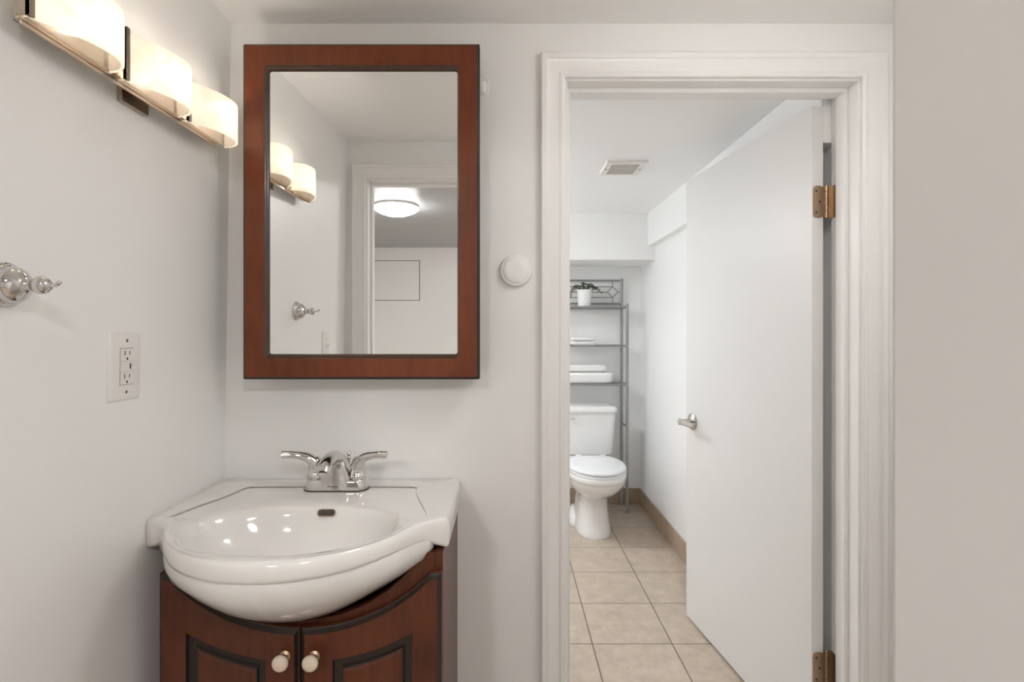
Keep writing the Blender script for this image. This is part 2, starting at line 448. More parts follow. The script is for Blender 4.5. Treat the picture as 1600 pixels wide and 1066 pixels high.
# face frame with a dipped top that clears the bowl
g = G(); n = 40; xs = [CXL+.0165+(CXR-CXL-.033)*i/n for i in range(n+1)]
BELLY = [(.778, .970), (.765, .962), (.745, .925), (.72, .84), (.695, .73), (.668, .57), (.648, .39), (.637, .20), (.634, .04)]
def ftop(x):
    z = CTOP-.001
    for yy in (CY0+.020, CY0+.042):
        p = Vector((x+.4215, yy-1.12)); R = .258; s_ = p.length/R
        for (z1, s1), (z2, s2) in zip(BELLY, BELLY[1:]):
            if s2 <= s_ <= s1: z = min(z, z2+(z1-z2)*(s_-s2)/(s1-s2)-.012)
    return max(z, .60)
for y0, y1 in ((CY0+.022, CY0+.040),):
    v = []; 
    for y in (y0, y1):
        for x in xs: v += [(x, y, .47), (x, y, ftop(x))]
    m_ = 2*(n+1); f = []
    for i in range(n):
        a = 2*i
        f += [(a, a+2, a+3, a+1), (m_+a, m_+a+1, m_+a+3, m_+a+2), (a+1, a+3, m_+a+3, m_+a+1), (a, m_+a, m_+a+2, a+2)]
    f += [(0, 1, m_+1, m_), (2*n, m_+2*n, m_+2*n+1, 2*n+1)]
    g.add(v, f)
g.box(CXL+.0165, CXL+.05, CY0+.022, CY0+.040, .106, .47); g.box(CXR-.05, CXR-.0165, CY0+.022, CY0+.040, .106, .47)
g.build('face_frame', M['wood'], van)
def vring(xl, xr, zb, top, y, ns=10, nt_=28):
    out = []
    zl, zr = top(xl), top(xr)
    out += [(xl, y, zb+(zl-zb)*i/ns) for i in range(ns)]
    out += [(xl+(xr-xl)*i/nt_, y, top(xl+(xr-xl)*i/nt_)) for i in range(nt_)]
    out += [(xr, y, zr+(zb-zr)*i/ns) for i in range(ns)]
    out += [(xr+(xl-xr)*i/ns, y, zb) for i in range(ns)]
    return out
for sgn in (-1, 1):
    xl, xr = (CXL+.001, CC-.002) if sgn < 0 else (CC+.002, CXR-.001)
    def top(x, off=0.0):
        return min(.724, arc(abs(x-CC), .6166, .355))-off
    def ptop(x, off=0.0):
        return arc(abs(x-CC), .5535, .45)-off
    zb = .105
    rs = [vring(xl, xr, zb, top, CY0+.021),
          vring(xl, xr, zb, top, CY0+.0085),
          vring(xl+.003, xr-.003, zb+.003, lambda x: top(x, .003), CY0+.0075),
          vring(xl+.0045, xr-.0045, zb+.0045, lambda x: top(x, .006), CY0+.0045),
          vring(xl+.008, xr-.008, zb+.008, lambda x: top(x, .010), CY0)]
    a, b_ = (xl+.056, xr-.063) if sgn < 0 else (xl+.063, xr-.056)
    pz = .16
    rs += [vring(a, b_, pz, ptop, CY0),
           vring(a+.0015, b_-.0015, pz+.0015, lambda x: ptop(x, .0015), CY0+.007),
           vring(a+.016, b_-.016, pz+.016, lambda x: ptop(x, .017), CY0+.008),
           vring(a+.018, b_-.018, pz+.018, lambda x: ptop(x, .020), CY0+.0035),
           vring(a+.021, b_-.021, pz+.021, lambda x: ptop(x, .023), CY0+.003),
           vring(a+.025, b_-.025, pz+.025, lambda x: ptop(x, .028), CY0+.0005)]
    g = G(); g.loft(rs, (True, True), mis=[0, 1, 1, 1, 0, 1, 1, 1, 1, 0])
    d = g.build('door', [M['wood'], M['glaze']], van, smooth=True, autosmooth=25)
    kx = -.4307 if sgn < 0 else -.3737
    kz = .5665
    g = G(); g.lathe([(0, .0105), (.002, .011), (.003, .0095), (.005, .0065), (.010, .0055), (.014, .007), (.0165, .0105)], (kx, CY0, kz), (0, -1, 0), 24, mi=1)
    ctr = Vector((kx, CY0-.0245, kz))
    g.lathe([(-.0095*math.cos(PI*i/14)-.0, .0158*math.sin(PI*i/14)) for i in range(15)], ctr, (0, -1, 0), 28, mi=0)
    g.build('knob', [M['pearl'], M['bronze']], d, smooth=True)

# ------------------------------------------------------------------ sink
SC = -.4215
ZT = .822
sink = thing('bathroom_sink', 'white ceramic belly-front sink with winged deck on the cherry vanity', 'sink', (SC, 1.2, .766))
half = [(0, .870), (.06, .877), (.115, .899), (.16, .930), (.20, .972), (.228, 1.012), (.25, 1.046), (.272, 1.069), (.292, 1.077)]
hp = [(p.x, p.y) for p in spline([(a, b, 0) for a, b in half], 6)]
def corner(cx, cy, r, a0, a1, n=6):
    return [(cx+r*math.cos(math.radians(a0+(a1-a0)*i/n)), cy+r*math.sin(math.radians(a0+(a1-a0)*i/n))) for i in range(n+1)]
W2 = .3055
right = hp+corner(W2-.010, 1.087, .010, -90, 0)+[(W2, 1.2), (W2-.002, 1.30)]+corner(W2-.022, 1.362, .02, 0, 90)+[(.15, 1.382), (0, 1.382)]
outline = [Vector((x, y)) for x, y in right]+[Vector((-x, y)) for x, y in right[::-1][1:-1]]
C0 = Vector((0, 1.12))
NA = 160
def ray(outl, th):
    d = Vector((math.cos(th), math.sin(th))); best = None
    for i in range(len(outl)):
        a, b = outl[i]-C0, outl[(i+1) % len(outl)]-C0
        e = b-a; den = d.x*e.y-d.y*e.x
        if abs(den) < 1e-12: continue
        t_ = (a.x*e.y-a.y*e.x)/den; u = (a.x*d.y-a.y*d.x)/den
        if t_ > 0 and -1e-6 <= u <= 1+1e-6 and (best is None or t_ < best): best = t_
    return best
# angles: denser at the wing corners
angs = sorted([2*PI*i/NA for i in range(NA)]+[math.atan2(y-1.12, x)+k for x, y in ((W2-.003, 1.08), (W2, 1.09), (W2-.006, 1.378), (W2-.02, 1.382)) for k in (0,)]
              + [math.atan2(y-1.12, -x) for x, y in ((W2-.003, 1.08), (W2, 1.09), (W2-.006, 1.378), (W2-.02, 1.382))])
angs = sorted(set(round(a % (2*PI), 5) for a in angs))
R_out = [ray(outline, a) for a in angs]
def ell_r(a, ax, bf, bb, yc):
    """distance from C0 to an ellipse-like basin outline centred at yc"""
    d = Vector((math.cos(a), math.sin(a))); o = C0-Vector((0, yc))
    lo, hi = 0.0, 1.0
    for _ in range(40):
        m_ = (lo+hi)/2; p = o+d*m_
        q = (abs(p.x)/ax)**2.15+(abs(p.y)/(bb if p.y > 0 else bf))**2.15
        if q < 1: lo = m_
        else: hi = m_
    return lo
R_in = [ell_r(a, .205, .133, .128, 1.045) for a in angs]
def ring_out(inset, z, sc=1.0):
    out = []
    for a, r in zip(angs, R_out):
        rr = (r-inset)*sc; out.append((SC+C0.x+rr*math.cos(a), C0.y+rr*math.sin(a), z))
    return out
def ring_in(s, z, shift=0.0, grow=0.0):
    out = []
    cy = 1.045+shift
    for a, r in zip(angs, R_in):
        p = Vector((r*math.cos(a), C0.y+r*math.sin(a)-1.045))
        l = p.length
        p = p*(s+grow/l)
        out.append((SC+p.x, cy+p.y, z))
    return out
def ring_deck(z, s):
    """between deck border and basin edge"""
    out = []
    for a, ro, ri in zip(angs, R_out, R_in):
        gap = ro-ri
        r0_, r1_ = ro-min(.032, .48*gap), ri+min(.016, .42*gap)
        r_ = r0_*(1-s)+r1_*s
        k = max(0.0, min(1.0, (gap-.045)/.04))         # deck only where there is room; the front lip stays crowned
        out.append((SC+C0.x+r_*math.cos(a), C0.y+r_*math.sin(a), z*k+(ZT-.0022*max(0, s)**2)*(1-k)))
    return out
def ring_border(d, z):
    return [(SC+C0.x+(ro-min(d, d*12*(ro-ri)))*math.cos(a), C0.y+(ro-min(d, d*12*(ro-ri)))*math.sin(a), z) for a, ro, ri in zip(angs, R_out, R_in)]
def ring_lip(t, z):
    return [(SC+C0.x+(ri+t*(ro-ri))*math.cos(a), C0.y+(ri+t*(ro-ri))*math.sin(a), z) for a, ro, ri in zip(angs, R_out, R_in)]
def wing(y): return 0
def slab_skirt(dx):
    for a, b in zip(SK, SK[1:]):
        if a[0] <= dx <= b[0]:
            k = (dx-a[0])/(b[0]-a[0]); k = k*k*(3-2*k); return a[1]+(b[1]-a[1])*k
    return SK[-1][1] if dx > SK[-1][0] else SK[0][1]
SK = [(.14, .784), (.20, .784), (.262, .779), (.285, .768), (.305, .761)]
def slab_bottom(inset, zf, zw):
    out = []
    for (x, y, z), a in zip(ring_out(inset, 0), angs):
        dx = abs(x-SC)
        out.append((x, y, (slab_skirt(dx) if y < 1.085 else .761)+zf))
    return out
rs = [slab_bottom(.03, .004, 0), slab_bottom(.008, 0, 0), slab_bottom(.002, .003, 0), slab_bottom(0, .010, 0), ring_out(-.0005, .806), ring_out(.0015, .8145),
      ring_out(.005, .8195), ring_out(.010, .8217), ring_lip(.74, ZT), ring_lip(.60, ZT+.0001)]
rs += [ring_border(.018, .8216), ring_border(.027, .8210), ring_deck(.8203, 0.18), ring_deck(.8200, .5), ring_deck(.8200, .85), ring_lip(.16, .8196), ring_lip(.10, .8188), ring_lip(.05, .8172), ring_lip(.01, .8142), ring_in(.975, .808), ring_in(.94, .795), ring_in(.88, .772),
       ring_in(.80, .752), ring_in(.68, .733), ring_in(.5, .717), ring_in(.3, .707), ring_in(.12, .702), ring_in(.09, .695)]
g = G(); g.loft(rs, (False, True))
# belly under the front bowl
R_b = []
for a, r in zip(angs, R_out):
    e = ell_r(a, .262, .25, .20, 1.12)
    c_, s_ = math.cos(a), math.sin(a)
    front = max(0.0, min(1.0, (-s_-.05)/.35))
    R_b.append(min(r, e*1.02) if front > .999 else (min(r, e)*front+e*(1-front)))
def ring_b(z, s, fade=0.0):
    out = []
    for a, r, ro in zip(angs, R_b, R_out):
        dx = abs(ro*math.cos(a)); yy = C0.y+ro*math.sin(a)
        k = max(0.0, min(1.0, (dx-.13)/.10)); k = k*k*(3-2*k)
        if yy > 1.09: k = 0.0
        if dx > .272: k *= max(0.0, 1-(dx-.272)/.055)
        rr = r*s; rr = rr+(ro*.996-rr)*k*fade
        out.append((SC+rr*math.cos(a), C0.y+rr*math.sin(a), z))
    return out
rs = [ring_b(.800, .93, .9), ring_b(.786, .962, 1), ring_b(.778, .970, 1), ring_b(.765, .962, .95), ring_b(.745, .925, .62), ring_b(.72, .84, .15), ring_b(.695, .73), ring_b(.668, .57), ring_b(.648, .39), ring_b(.637, .20), ring_b(.634, .04)]
g.loft(rs, (False, True))
g.build('basin', M['porcelain'], sink, smooth=True, autosmooth=60)
# overflow slot in the rear wall of the basin
g = G()
oc = Vector((-.3905, 1.1655-.0022, .8035+.0015)); nn = Vector((0, -.82, .57)).normalized(); ux = Vector((1, 0, 0)); uz = nn.cross(ux).normalized()
def stad(hw, r, off, n=8):
    pts = []
    for k in range(2*n+2):
        if k <= n: a = -PI/2+PI*k/n; c_ = hw
        else: a = PI/2+PI*(k-n-1)/n; c_ = -hw
        pts.append(oc+ux*(c_+r*math.cos(a))+uz*(r*math.sin(a))+nn*off)
    return pts
g.loft([stad(.0125, .0075, -.004), stad(.0125, .0075, .001), stad(.0125, .0065, .0018), stad(.0125, .0055, .0012)], (True, False), mi=0)
g.loft([stad(.0125, .0055, .0012), stad(.0125, .005, .0008)], (False, True), mi=1)
g.build('overflow_slot', [M['bronze'], M['dark']], sink, smooth=True)
g = G(); g.lathe([(0, .021), (.003, .021), (.004, .018), (.003, .012), (.005, .011), (.007, .009), (.0072, .001)], (SC, 1.045, .695), (0, 0, 1), 28)
g.build('drain', M['chrome'], sink, smooth=True)

# ------------------------------------------------------------------ faucet
FX, FY, FZ = -.4075, 1.288, .8217
fau = thing('faucet', 'chrome two-handle faucet on the rear deck of the white sink', 'faucet', (FX, FY, FZ))
def stadium(hx, hy, z, yc=FY, n=10, cx=FX):
    pts = []
    for k in range(2*n+2):
        if k <= n: a = -PI/2+PI*k/n; c_ = hx-hy
        else: a = PI/2+PI*(k-n-1)/n; c_ = -(hx-hy)
        pts.append((cx+c_+hy*math.cos(a), yc+hy*math.sin(a), z))
    return pts
g = G()
g.loft([stadium(.0775, .0285, FZ-.0015), stadium(.0775, .0285, FZ+.0015)], mi=1)
g.loft([stadium(.0765, .0278, FZ+.0012), stadium(.077, .028, FZ+.003), stadium(.0745, .026, FZ+.010), stadium(.071, .0232, FZ+.019), stadium(.0695, .022, FZ+.0235), stadium(.068, .0205, FZ+.0245)])
g.build('base', [M['chrome'], M['dark']], fau, smooth=True, autosmooth=50)
g = G()
def rr3(hx, y0, y1, z, r): return [(FX+x, y, z) for x, y in rrect(-hx, hx, y0, y1, r, 5)]
g.loft([rr3(.0405, FY-.028, FY+.021, FZ+.004, .012), rr3(.038, FY-.026, FY+.021, FZ+.018, .012), rr3(.033, FY-.025, FY+.020, FZ+.036, .011), rr3(.0275, FY-.024, FY+.019, FZ+.052, .011),
        rr3(.0235, FY-.022, FY+.017, FZ+.066, .011), rr3(.017, FY-.018, FY+.013, FZ+.077, .010), rr3(.010, FY-.012, FY+.008, FZ+.083, .006)])
pts = spline([(FX, FY+.004, FZ+.050), (FX, FY-.004, FZ+.068), (FX, FY-.022, FZ+.0765), (FX, FY-.055, FZ+.0775), (FX, FY-.085, FZ+.071), (FX, FY-.098, FZ+.060)], 5)
rad = [.0215+(.0135-.0215)*i/(len(pts)-1) for i in range(len(pts))]
g.tube(pts, rad, 20, flat=1.12, up=(1, 0, 0))
g.lathe([(0, .0095), (.006, .0095), (.0065, .008)], (FX, FY-.0985, FZ+.0615), (0, -.35, -1), 18)
g.build('spout', M['chrome'], fau, smooth=True, autosmooth=60)
for sg in (-1, 1):
    px = FX+sg*.0505
    g = G(); g.lathe([(0, .0175), (.001, .0172), (.0012, .019), (.004, .0195), (.010, .0187), (.0105, .0182), (.022, .0175), (.034, .0155), (.044, .0125), (.050, .008), (.0515, .001)], (px, FY, FZ+.0245), (0, 0, 1), 28)
    pts = spline([(px-sg*.004, FY, FZ+.050), (px+sg*.004, FY-.003, FZ+.064), (px+sg*.020, FY-.008, FZ+.0765), (px+sg*.045, FY-.013, FZ+.0825), (px+sg*.066, FY-.016, FZ+.0835), (px+sg*.074, FY-.017, FZ+.0832)], 5)
    n_ = len(pts)-1
    rad = [.0155-(.0155-.0082)*min(1, i/n_*1.7) + .0010*max(0, i/n_-.55)/.45 for i in range(n_+1)]; rad[-1] = .0055
    g.tube(pts, rad, 16, flat=1.15, up=(0, 1, 0))
    hd = g.build('handle', M['chrome'], fau, smooth=True, autosmooth=50)
    G().lathe([(0, .0172), (.0012, .0172)], (px, FY, FZ+.0238), (0, 0, 1), 28).build('seal_ring', M['dark'], hd, smooth=True)
g = G(); g.lathe([(0, .0022), (.036, .0022), (.038, .0045), (.041, .0054), (.044, .0044), (.0455, .0032), (.048, .0046), (.052, .005), (.055, .0034), (.056, .0005)], (FX+.022, FY+.024, FZ+.026), (0, 0, 1), 16)
g.build('lift_rod', M['chrome'], fau, smooth=True)
def text_mesh(body, size, mat, name, parent, mtx, extr=.0003):
    cu = bpy.data.curves.new(name, 'FONT'); cu.body = body; cu.size = size; cu.extrude = extr; cu.align_x = 'LEFT'
    tmp = bpy.data.objects.new('tmp_text', cu); COL.objects.link(tmp)
    dg = bpy.context.evaluated_depsgraph_get(); dg.update()
    me = bpy.data.meshes.new_from_object(tmp.evaluated_get(dg))
    bpy.data.objects.remove(tmp); bpy.data.curves.remove(cu)
    return [mtx @ v.co for v in me.vertices], [list(p.vertices) for p in me.polygons]
tilt = Matrix.Translation((FX-.0085, FY-.0285, FZ+.010)) @ Matrix.Rotation(math.radians(83), 4, 'X')
v, f = text_mesh('GLACIER BAY', .0032, None, 't', None, tilt)
g = G(); g.add(v, f)
mk = [(-.0058, -.0008), (-.0028, .0034), (-.0012, .0034), (-.0022, .0016), (-.0034, .0004)]
g.loft([[tilt @ Vector((x, y, z)) for x, y in mk] for z in (-.0003, .0003)])
g.build('logo_marking', M['dark'], fau)

# ------------------------------------------------------------------ mirror cabinet
MX0, MX1, MZ0, MZ1 = -.6376, -.0658, 1.081, 1.892
MY = 1.295
mir = thing('mirror_cabinet', 'wood-framed mirror cabinet on the wall above the sink', 'mirror', ((MX0+MX1)/2, YW, MZ0))
G().box(MX0+.006, MX1-.006, MY+.0225, YW-.0005, MZ0+.006, MZ1-.006).build('cabinet_body', M['glaze'], mir, bevel=.001)
def mr(x0, x1, z0, z1, r, y): return [(x, y, z) for x, z in rrect(x0, x1, z0, z1, r, 6)]
gi = (-.5845, -.1162, 1.1315, 1.8385)     # outer edge of the inner lip
gl = (-.5745, -.1210, 1.1430, 1.8270)     # visible glass
rs = [mr(MX0, MX1, MZ0, MZ1, .003, MY+.022), mr(MX0, MX1, MZ0, MZ1, .003, MY+.006), mr(MX0+.0035, MX1-.0035, MZ0+.0035, MZ1-.0035, .003, MY+.004), mr(MX0+.006, MX1-.006, MZ0+.006, MZ1-.006, .003, MY),
      mr(*gi, .010, MY), mr(gi[0]+.002, gi[1]-.002, gi[2]+.002, gi[3]-.002, .009, MY+.003), mr(gl[0]-.004, gl[1]+.002, gl[2]-.004, gl[3]+.004, .007, MY+.005), mr(gl[0]-.001, gl[1]+.001, gl[2]-.002, gl[3]+.001, .006, MY+.0095), mr(*gl, .005, MY+.0115),
      mr(*gl, .005, MY+.0215)]
g = G(); g.loft(rs, (False, False), mis=[1, 1, 1, 0, 2, 2, 2, 2, 2])
fr = g.build('door_frame', [M['wood_frame'], M['glaze'], M['lip']], mir, smooth=True, autosmooth=30)
G().box(gl[0]-.008, gl[1]+.008, MY+.0105, MY+.0195, gl[2]-.008, gl[3]+.008).build('mirror_glass', M['mirror'], fr)

# ------------------------------------------------------------------ vanity light on the left wall
VX = lwx(1.64)
vl = thing('vanity_light', 'wall light with a nickel bar and three lit alabaster shades above the robe hook', 'wall light', (VX, 1.02, 1.635))
g = G(); g.loft([[(x, y, z) for y, z in rrect(.986, 1.060, 1.621, 1.735, .003, 3)] for x in (VX-.004, VX+.010)])
g.box(VX+.008, -.690, .99, 1.04, 1.655, 1.70)
g.build('wall_plate', M['nickel'], vl, bevel=.001)
g = G(); g.box(-.6905, -.6875, .7515, 1.262, 1.634, 1.664); g.box(-.6905, -.680, .7515, 1.262, 1.634, 1.637)
g.box(-.6825, -.680, .7515, 1.262, 1.629, 1.646)
g.build('bar', M['nickel'], vl, bevel=.0006)
curve = [(-.6725, 0), (-.652, .030), (-.636, .065), (-.6295, .098), (-.6315, .125), (-.643, .147), (-.660, .160), (-.681, .166)]
for y0 in (.757, .949, 1.135):
    pl = [(p.x, p.y) for p in spline([(a, b, 0) for a, b in curve], 6)]
    # outward offset for thickness
    def offs(pl, d):
        out = []
        for i, p in enumerate(pl):
            a = Vector(pl[max(i-1, 0)]); b = Vector(pl[min(i+1, len(pl)-1)]); t_ = (b-a).normalized(); nrm = Vector((t_.y, -t_.x))
            out.append((p[0]+nrm.x*d, p[1]+nrm.y*d))
        return out
    inn = offs(pl, -.004)
    z0, z1 = 1.640, 1.728
    loop = pl+inn[::-1]
    rounds = [(z0, .0015), (z0+.0008, .0004), (z0+.002, 0), (z0+.03, 0), (z0+.06, 0), (z1-.002, 0), (z1-.0008, .0004), (z1, .0015)]
    g = G()
    rings = []
    for z, ins in rounds:
        o_ = offs(pl, -ins); i_ = offs(pl, -.004+ins)
        rings.append([(x, y0+y, z) for x, y in o_+i_[::-1]])
    g.loft(rings)
    sh = g.build('shade', M['shade'], vl, smooth=True, autosmooth=60)
    # fin gripping the near edge of the glass
    g = G(); g.box(-.688, -.667, y0-.0055, y0-.0035, 1.641, 1.734); g.box(-.674, -.667, y0-.0055, y0+.0035, 1.641, 1.734)
    g.build('fin', M['nickel'], vl, bevel=.0006)
    # perforated tray closing the bottom
    tray = offs(pl, -.0045)
    g = G(); v = [(x, y0+y, zz) for zz in (1.6415, 1.6425) for x, y in tray+[(-.680, y0*0+tray[-1][1]), (-.680, 0)]]
    nn_ = len(tray)+2
    g.add(v, [list(range(nn_))[::-1], list(range(nn_, 2*nn_))]+[[i, (i+1) % nn_, nn_+(i+1) % nn_, nn_+i] for i in range(nn_)])
    g.build('mesh_screen', M['screen'], vl)
    G().box(-.6865, -.6855, y0+.012, y0+.158, 1.645, 1.7265).build('added_bulb_shield', M['satin'], vl)  # added plate that keeps direct bulb light off the wall
    g = G()
    bc = Vector((-.662, y0+.105, 1.686))
    g.lathe([(-.024, .002), (-.022, .0055), (-.016, .007), (.010, .007), (.014, .005), (.016, .001)], bc, (0, 1, 0), 16)
    b = g.build('bulb', M['bulb'], vl, smooth=True)
    g = G(); g.box(-.6875, -.668, y0+.070, y0+.083, 1.680, 1.692); g.build('lamp_holder', M['plastic'], b)

# ------------------------------------------------------------------ things on the left wall (own frame: x out of the wall)
def on_left(y, z): return (lwx(z), y, z), (0, LEAN, 0)
loc, rot = on_left(.772, 1.265)
hook = thing('robe_hook', 'polished chrome robe hook with bell base on the left wall above the outlet', 'hook', loc, rot)
g = G(); g.lathe([(-.001, .0325), (.0022, .033), (.004, .0318), (.005, .0298), (.007, .0298), (.0088, .0285), (.0098, .0268), (.012, .0268), (.015, .0263), (.019, .0247), (.023, .0217), (.027, .0174), (.030, .0134), (.032, .0112)], (0, 0, 0), (1, 0, 0), 40)
hb = g.build('base', M['chrome'], hook, local=True, smooth=True, autosmooth=50)
g = G(); g.lathe([(.0315, .0095), (.033, .0118), (.035, .0116), (.0365, .0088), (.040, .0080), (.042, .0088)], (0, 0, 0), (1, 0, 0), 32)
g.lathe([(.0525-.0130*math.cos(PI*i/16), .0132*math.sin(PI*i/16)) for i in range(17)], (0, 0, 0), (1, 0, 0), 32)
pts = spline([(.063, 0, 0), (.069, 0, .0003), (.075, 0, .002), (.0800, 0, .0058)], 5)
g.tube(pts, [.0036, .0034]+[.0030]*(len(pts)-4)+[.0032, .0022], 14)
g.build('peg', M['chrome'], hook, local=True, smooth=True, autosmooth=60)

def plate_geo(hy, hz, d=.006):
    g = G()
    rg = lambda y, z, x, r: [(x, a, b) for a, b in rrect(-y, y, -z, z, r, 4)]
    g.loft([rg(hy, hz, -.001, .003), rg(hy, hz, .0015, .003), rg(hy-.002, hz-.002, .0045, .003), rg(hy-.006, hz-.006, d, .003)])
    return g
zc = 1.2-(572.5-516)/840*1.013
loc, rot = on_left(1.013, zc)
out = thing('wall_outlet', 'white two-socket wall outlet with oversized plate on the left wall beside the mirror', 'outlet', loc, rot)
plate_geo(.0413, .0640).build('cover_plate', M['plastic'], out, local=True, smooth=True, autosmooth=30)
g = G()
for s_ in (1, -1):
    zc_ = s_*.0218
    g.loft([[(x, a, b+zc_) for a, b in rrect(-.0165, .0165, -.0118, .0118, .0015, 3)] for x in (.004, .0074)], mi=0)
    for yy, hh in ((-.0063, .0042), (.0063, .0034)):
        g.box(.0070, .00755, yy-.0011, yy+.0011, zc_+.0035-hh, zc_+.0035+hh, mi=1)
    g.loft([[(x, .0024*math.cos(a), zc_-.0074+.0026*math.sin(a)) for a in [2*PI*k/10 for k in range(10)]] for x in (.0070, .00755)], mi=1)
g.box(.004, .0062, -.0176, .0176, -.0348, .0348, mi=2)  # grey sheet imitating the shadow line around the sockets
g.box(.004, .0068, -.0165, .0165, -.0095, .0095, mi=0)
g.box(.004, .0078, -.0145, .0035, -.0060, .0060, mi=0)
g.box(.0062, .0069, .0075, .0115, -.005, .005, mi=1)
g.build('socket_face', [M['plastic'], M['dark'], M['seam_shade']], out, local=True)
for s_ in (1, -1):
    g = G(); g.lathe([(.0055, .0032), (.0068, .0030), (.0072, .0015)], (0, 0, s_*.0485), (1, 0, 0), 14)
    g.box(.0070, .0074, -.0006, .0006, s_*.0485-.0026, s_*.0485+.0026, mi=1)
    g.build('screw', [M['satin'], M['dark']], out, local=True, smooth=True)
loc, rot = on_left(.475, 1.135)
sw = thing('light_switch', 'white toggle switch plate seen in the mirror beside the near doorway', 'switch', loc, rot)
plate_geo(.037, .060).build('cover_plate', M['plastic'], sw, local=True, smooth=True, autosmooth=30)
g = G(); g.loft([[(.005, a, b) for a, b in rrect(-.005, .005, -.011, .011, .001, 2)], [(.0075, a, b) for a, b in rrect(-.005, .005, -.011, .011, .001, 2)]])
g.loft([[(.007, a, b) for a, b in rrect(-.0035, .0035, -.004, .005, .001, 2)], [(.018, a, b) for a, b in rrect(-.003, .003, .004, .010, .001, 2)]])
g.build('toggle', M['plastic'], sw, local=True)
for s_ in (1, -1):
    G().lathe([(.0055, .003), (.0068, .0028), (.0072, .0012)], (0, 0, s_*.030), (1, 0, 0), 12).build('screw', M['satin'], sw, local=True, smooth=True)

# ------------------------------------------------------------------ small things on the back wall
cx_, cz__ = .0225, 1.3525
cov = thing('wall_cover', 'round white plastic dome cover on the wall between mirror and doorway', 'wall cover', (cx_, YW, cz__))
g = G(); g.lathe([(-.001, .0415), (.006, .0415), (.010, .0405), (.0125, .0385), (.0135, .0345)], (cx_, YW, cz__), (0, -1, 0), 48)
g.build('rim', M['trim'], cov, smooth=True, autosmooth=50)
g = G(); g.lathe([(.012, .0345), (.0135, .0335), (.0155, .029), (.0170, .018), (.0174, .001)], (cx_, YW, cz__), (0, -1, 0), 48)
g.build('dome', M['trim'], cov, smooth=True, autosmooth=50)
hk = thing('adhesive_hook', 'small white stick-on hook half hidden by the top right of the mirror frame', 'hook', (-.062, YW, 1.815))
g = G(); g.loft([[(x-.066, y, z+1.832) for x, z in rrect(-.021, .021, -.028, .024, .018, 8)] for y in (YW+.0005, YW-.004)])
g.build('back_plate', M['trim'], hk, bevel=.0015)
g = G(); g.tube(spline([(-.066, YW-.003, 1.838), (-.066, YW-.006, 1.822), (-.066, YW-.010, 1.812), (-.066, YW-.018, 1.810), (-.066, YW-.022, 1.818)], 5), .006, 12, flat=2.0, up=(1, 0, 0))
g.build('hook_arm', M['trim'], hk, smooth=True)

# ------------------------------------------------------------------ toilet
TX = .520
toi = thing('toilet', 'white two-piece toilet with closed lid under the grey metal rack', 'toilet', (TX, 3.3, 0))
def er(z, hw, yf, yb, yc, ef=1.0, eb=.8): return [(x, y, z) for x, y in egg(TX, hw, yf, yb, yc, 56, ef, eb)]
rs = [er(0, .106, 3.075, 3.60, 3.30, .8, .7), er(.012, .107, 3.072, 3.60, 3.30, .8, .7), er(.03, .104, 3.078, 3.60, 3.30, .8, .7), er(.09, .092, 3.095, 3.60, 3.28, .8, .7), er(.16, .084, 3.105, 3.60, 3.27, .85, .7), er(.205, .083, 3.10, 3.60, 3.25, .9, .7),
      er(.228, .089, 3.075, 3.60, 3.24, .95, .7), er(.255, .114, 3.02, 3.60, 3.2, 1, .7), er(.285, .140, 2.96, 3.60, 3.16, 1, .7), er(.315, .155, 2.925, 3.60, 3.14, 1, .7), er(.345, .162, 2.908, 3.60, 3.13, 1, .65), er(.352, .163, 2.906, 3.60, 3.13, 1, .65),
      er(.356, .168, 2.899, 3.60, 3.13, 1, .6), er(.384, .169, 2.897, 3.60, 3.13, 1, .55), er(.389, .165, 2.902, 3.60, 3.13, 1, .55)]
g = G(); g.loft(rs)
# foot of the trapway flaring at the back
g.loft([[(x, y, z) for x, y in egg(TX-.012, hw, 3.22, 3.58, 3.42, 40)] for z, hw in ((0, .126), (.018, .126), (.038, .118), (.055, .100), (.062, .08))])
g.build('bowl', M['toilet'], toi, smooth=True, autosmooth=60)
g = G(); g.loft([er(.389, .163, 2.905, 3.33, 3.12, 1, .7), er(.391, .167, 2.899, 3.335, 3.12, 1, .7), er(.401, .168, 2.898, 3.335, 3.12, 1, .7), er(.404, .165, 2.902, 3.33, 3.12, 1, .7)])
g.build('seat', M['seat'], toi, smooth=True, autosmooth=60)
g = G(); g.loft([er(.406, .160, 2.907, 3.325, 3.12, 1, .7), er(.4075, .166, 2.899, 3.33, 3.12, 1, .7), er(.415, .168, 2.896, 3.33, 3.12, 1, .7), er(.422, .165, 2.901, 3.328, 3.12, 1, .7), er(.427, .155, 2.915, 3.32, 3.12, 1, .7), er(.430, .12, 2.96, 3.29, 3.12, 1, .7), er(.431, .05, 3.06, 3.2, 3.12, 1, .8)])
for sx in (-1, 1):
    g.loft([[(x+TX+sx*.075, y, z) for x, y in rrect(-.018, .018, 3.318, 3.352, .008, 4)] for z in (.388, .424)])
g.build('lid', M['seat'], toi, smooth=True, autosmooth=60)
def tk(z, hw, y0, y1, r=.03, bow=.012):
    out = []
    for x, y in rrect(-hw, hw, y0, y1, r, 6):
        if y < (y0+y1)/2: y -= bow*(1-(x/hw)**2)
        out.append((TX+x, y, z))
    return out
g = G(); g.loft([tk(.389, .140, 3.49, 3.645), tk(.394, .160, 3.472, 3.655), tk(.41, .168, 3.464, 3.660), tk(.55, .176, 3.458, 3.662), tk(.672, .182, 3.452, 3.664)])
g.build('tank', M['toilet'], toi, smooth=True, autosmooth=50)
